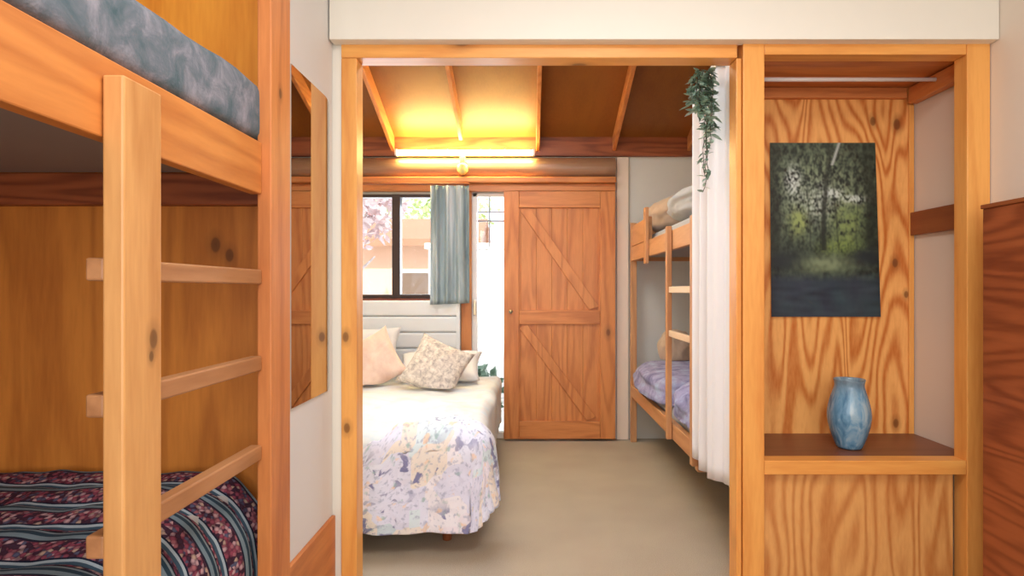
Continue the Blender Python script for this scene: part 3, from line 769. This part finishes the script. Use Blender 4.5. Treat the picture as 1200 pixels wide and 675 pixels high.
box('bed_base', M['base_board'], (-1.655, -.723, -.5, 1.679, 1.531, 1.548), nb, 0)
box('bed_base', M['base_board'], (-1.655, -.74, -.5, 1.679, .46, .48), nb, 0)
la = bpy.data.objects.new('ladder', None); C.objects.link(la); la.parent = nb; la.location = Vector((-.67, 1.0, 0)) - world_loc(nb)
box('stile', wood('ladder', 'z', 2.6, spots=((-.655, 1.042, 1.115, .011), (-.655, 1.036, 1.085, .006))), (XA-.035, XA, .965, 1.066, 0, 1.549), la, .004)
for k, z in enumerate((1.215, .992, .762)):
    box('rung', wood('rung', 'y', k+.4), (-.7215, XA-.036, .970, 1.547, z, z+.038), la, .004)
# upper mattress and lower mattress
def matt(name, mat, x0, x1, y0, y1, z0, z1, label, seed, amp):
    bm = bmesh.new(); add_box(bm, x0, x1, y0, y1, z0, z1)
    bmesh.ops.bevel(bm, geom=bm.edges[:], offset=.035, segments=4, affect='EDGES', profile=.6)
    bmesh.ops.subdivide_edges(bm, edges=[e for e in bm.edges if e.calc_length() > .2], cuts=30, use_grid_fill=True)
    for v in bm.verts:
        n_ = amp*(nz(v.co.x*5, v.co.y*5, v.co.z*5+seed))
        v.co.z += n_*(1 if v.co.z > z0+.05 else 0); v.co.x += n_*.6
    o = link(name, bm, mat, smooth=True); tag(o, label, 'mattress', 'bunk mattresses'); return o
matt('mattress', M['bluequilt'], -1.64, -.700, -.45, 1.665, 1.586, 1.735, 'blue-grey floral mattress on the upper berth of the near bunk bed', 2, .012)
matt('mattress', M['mattgrey'], -1.64, -.79, -.45, 1.66, .485, .66, 'mattress under the striped blanket on the lower berth of the near bunk', 4, .004)
blanket('striped_blanket', M['stripes'], -1.64, -.89, -.42, 1.655, .685, .16, .42, .020, 1, 90, 330, 1, .014, 'colourful striped knitted blanket covering the lower berth of the near bunk')

# ------------------------------------------------------------------ outside, behind the far window and glazed door
struct(box('ground', M['ground'], (-9, 9, 4.94, 24, -.35, -.25), bevel=0))
def crown(bm, cx, cy, cz, r, n_, s, seed, sq=1.0):
    q = random.Random(seed)
    for _ in range(n_):
        d = Vector((q.gauss(0,1), q.gauss(0,1), q.gauss(0,1))).normalized()*r*q.random()**.4
        p = Vector((cx+d.x, cy+d.y, cz+d.z*sq))
        leaf(bm, p, Vector((q.gauss(0,1), q.gauss(0,1), q.gauss(0,1))), Vector((q.gauss(0,1), q.gauss(0,1), q.gauss(0,1))), s, s*.5)
def tree(x, y, h, r, leafm, seed, label, lean=0):
    t = thing('tree', label, 'tree', (x, y, -.25), 'trees outside the window')
    q = random.Random(seed); bm = bmesh.new()
    pts = [(x+lean*k/6+.05*q.uniform(-1,1), y, -.25+h*k/6) for k in range(7)]
    add_tube(bm, pts, [.13-.012*k for k in range(7)], 10)
    for k in range(9):
        b = Vector(pts[2+k % 4]); a = q.uniform(0, 2*PI); L = q.uniform(.6, 1.2)
        e = b+Vector((math.cos(a)*L, math.sin(a)*L*.5, L*.8)); add_tube(bm, [b, (b+e)/2+Vector((0,0,.06)), e], [.045, .03, .012], 6)
    link('trunk', bm, M['bark'], t, smooth=True)
    bm = bmesh.new(); crown(bm, x+lean, y, h*.72, r, 1500, .16, seed, .8); link('foliage', bm, leafm, t)
tree(-2.75, 7.9, 3.4, .95, M['pinkleaf'], 3, 'pale trunked tree with pinkish leaves outside the left window pane', .15)
tree(-5.0, 10.6, 4.2, 1.5, M['pinkleaf'], 8, 'pinkish leafed tree standing farther back outside the left window pane', -.2)
tree(-2.4, 15.2, 4.4, 1.6, M['outleaf'], 5, 'pale green tree behind the peach cabin outside the window')
cb = thing('cabin', 'peach coloured cabin with a brown roof seen through the right window pane', 'building', (-1.9, 11.5, -.25))
box('wall', M['peach'], (-3.0, -1.0, 10.5, 12.5, -.25, 2.0), cb, .01)
bm = bmesh.new(); add_prism(bm, [(10.1, 1.95), (11.5, 2.45), (12.9, 1.95), (12.9, 2.07), (11.5, 2.57), (10.1, 2.07)], 'x', -3.2, -.8); link('roof', bm, M['roof'], cb)
wf = box('window_frame', M['whiteframe'], [(-2.3, -1.7, 10.46, 10.5, .9, .96), (-2.3, -1.7, 10.46, 10.5, 1.5, 1.56), (-2.3, -2.24, 10.46, 10.5, .9, 1.56), (-1.76, -1.7, 10.46, 10.5, .9, 1.56)], cb, .004)
box('pane', M['glass'], (-2.24, -1.76, 10.48, 10.485, .96, 1.5), wf, 0)
def bush(x, y, r, h, m, n_, seed, label):
    t = thing('shrub', label, 'shrub', (x, y, -.25), 'shrubs outside')
    bm = bmesh.new()
    for k in range(7):
        a = k*.9; add_tube(bm, [(x, y, -.25), (x+.5*r*math.cos(a), y+.5*r*math.sin(a), -.25+h*.6)], [.012, .006], 6)
    link('stem', bm, M['bark'], t)
    bm = bmesh.new(); crown(bm, x, y, -.25+h*.58, r, n_, .10, seed, h*.42/r); link('foliage', bm, m, t)
bush(-.50, 5.6, .24, .75, M['shrub'], 700, 4, 'grey-green shrub outside at the foot of the glazed door')
bush(-2.4, 7.0, .5, 1.5, M['pinkleaf'], 700, 6, 'low pinkish shrub outside below the left window pane')
gw = thing('garden_wall', 'white rendered garden wall seen through the glazed door', 'wall', (-.6, 8, -.25))
box('render', M['whiteframe'], (-1.35, .9, 8.0, 8.15, -.25, 1.75), gw, .01)
box('coping', M['ground'], (-1.4, .95, 7.97, 8.18, 1.75, 1.83), gw, .01)
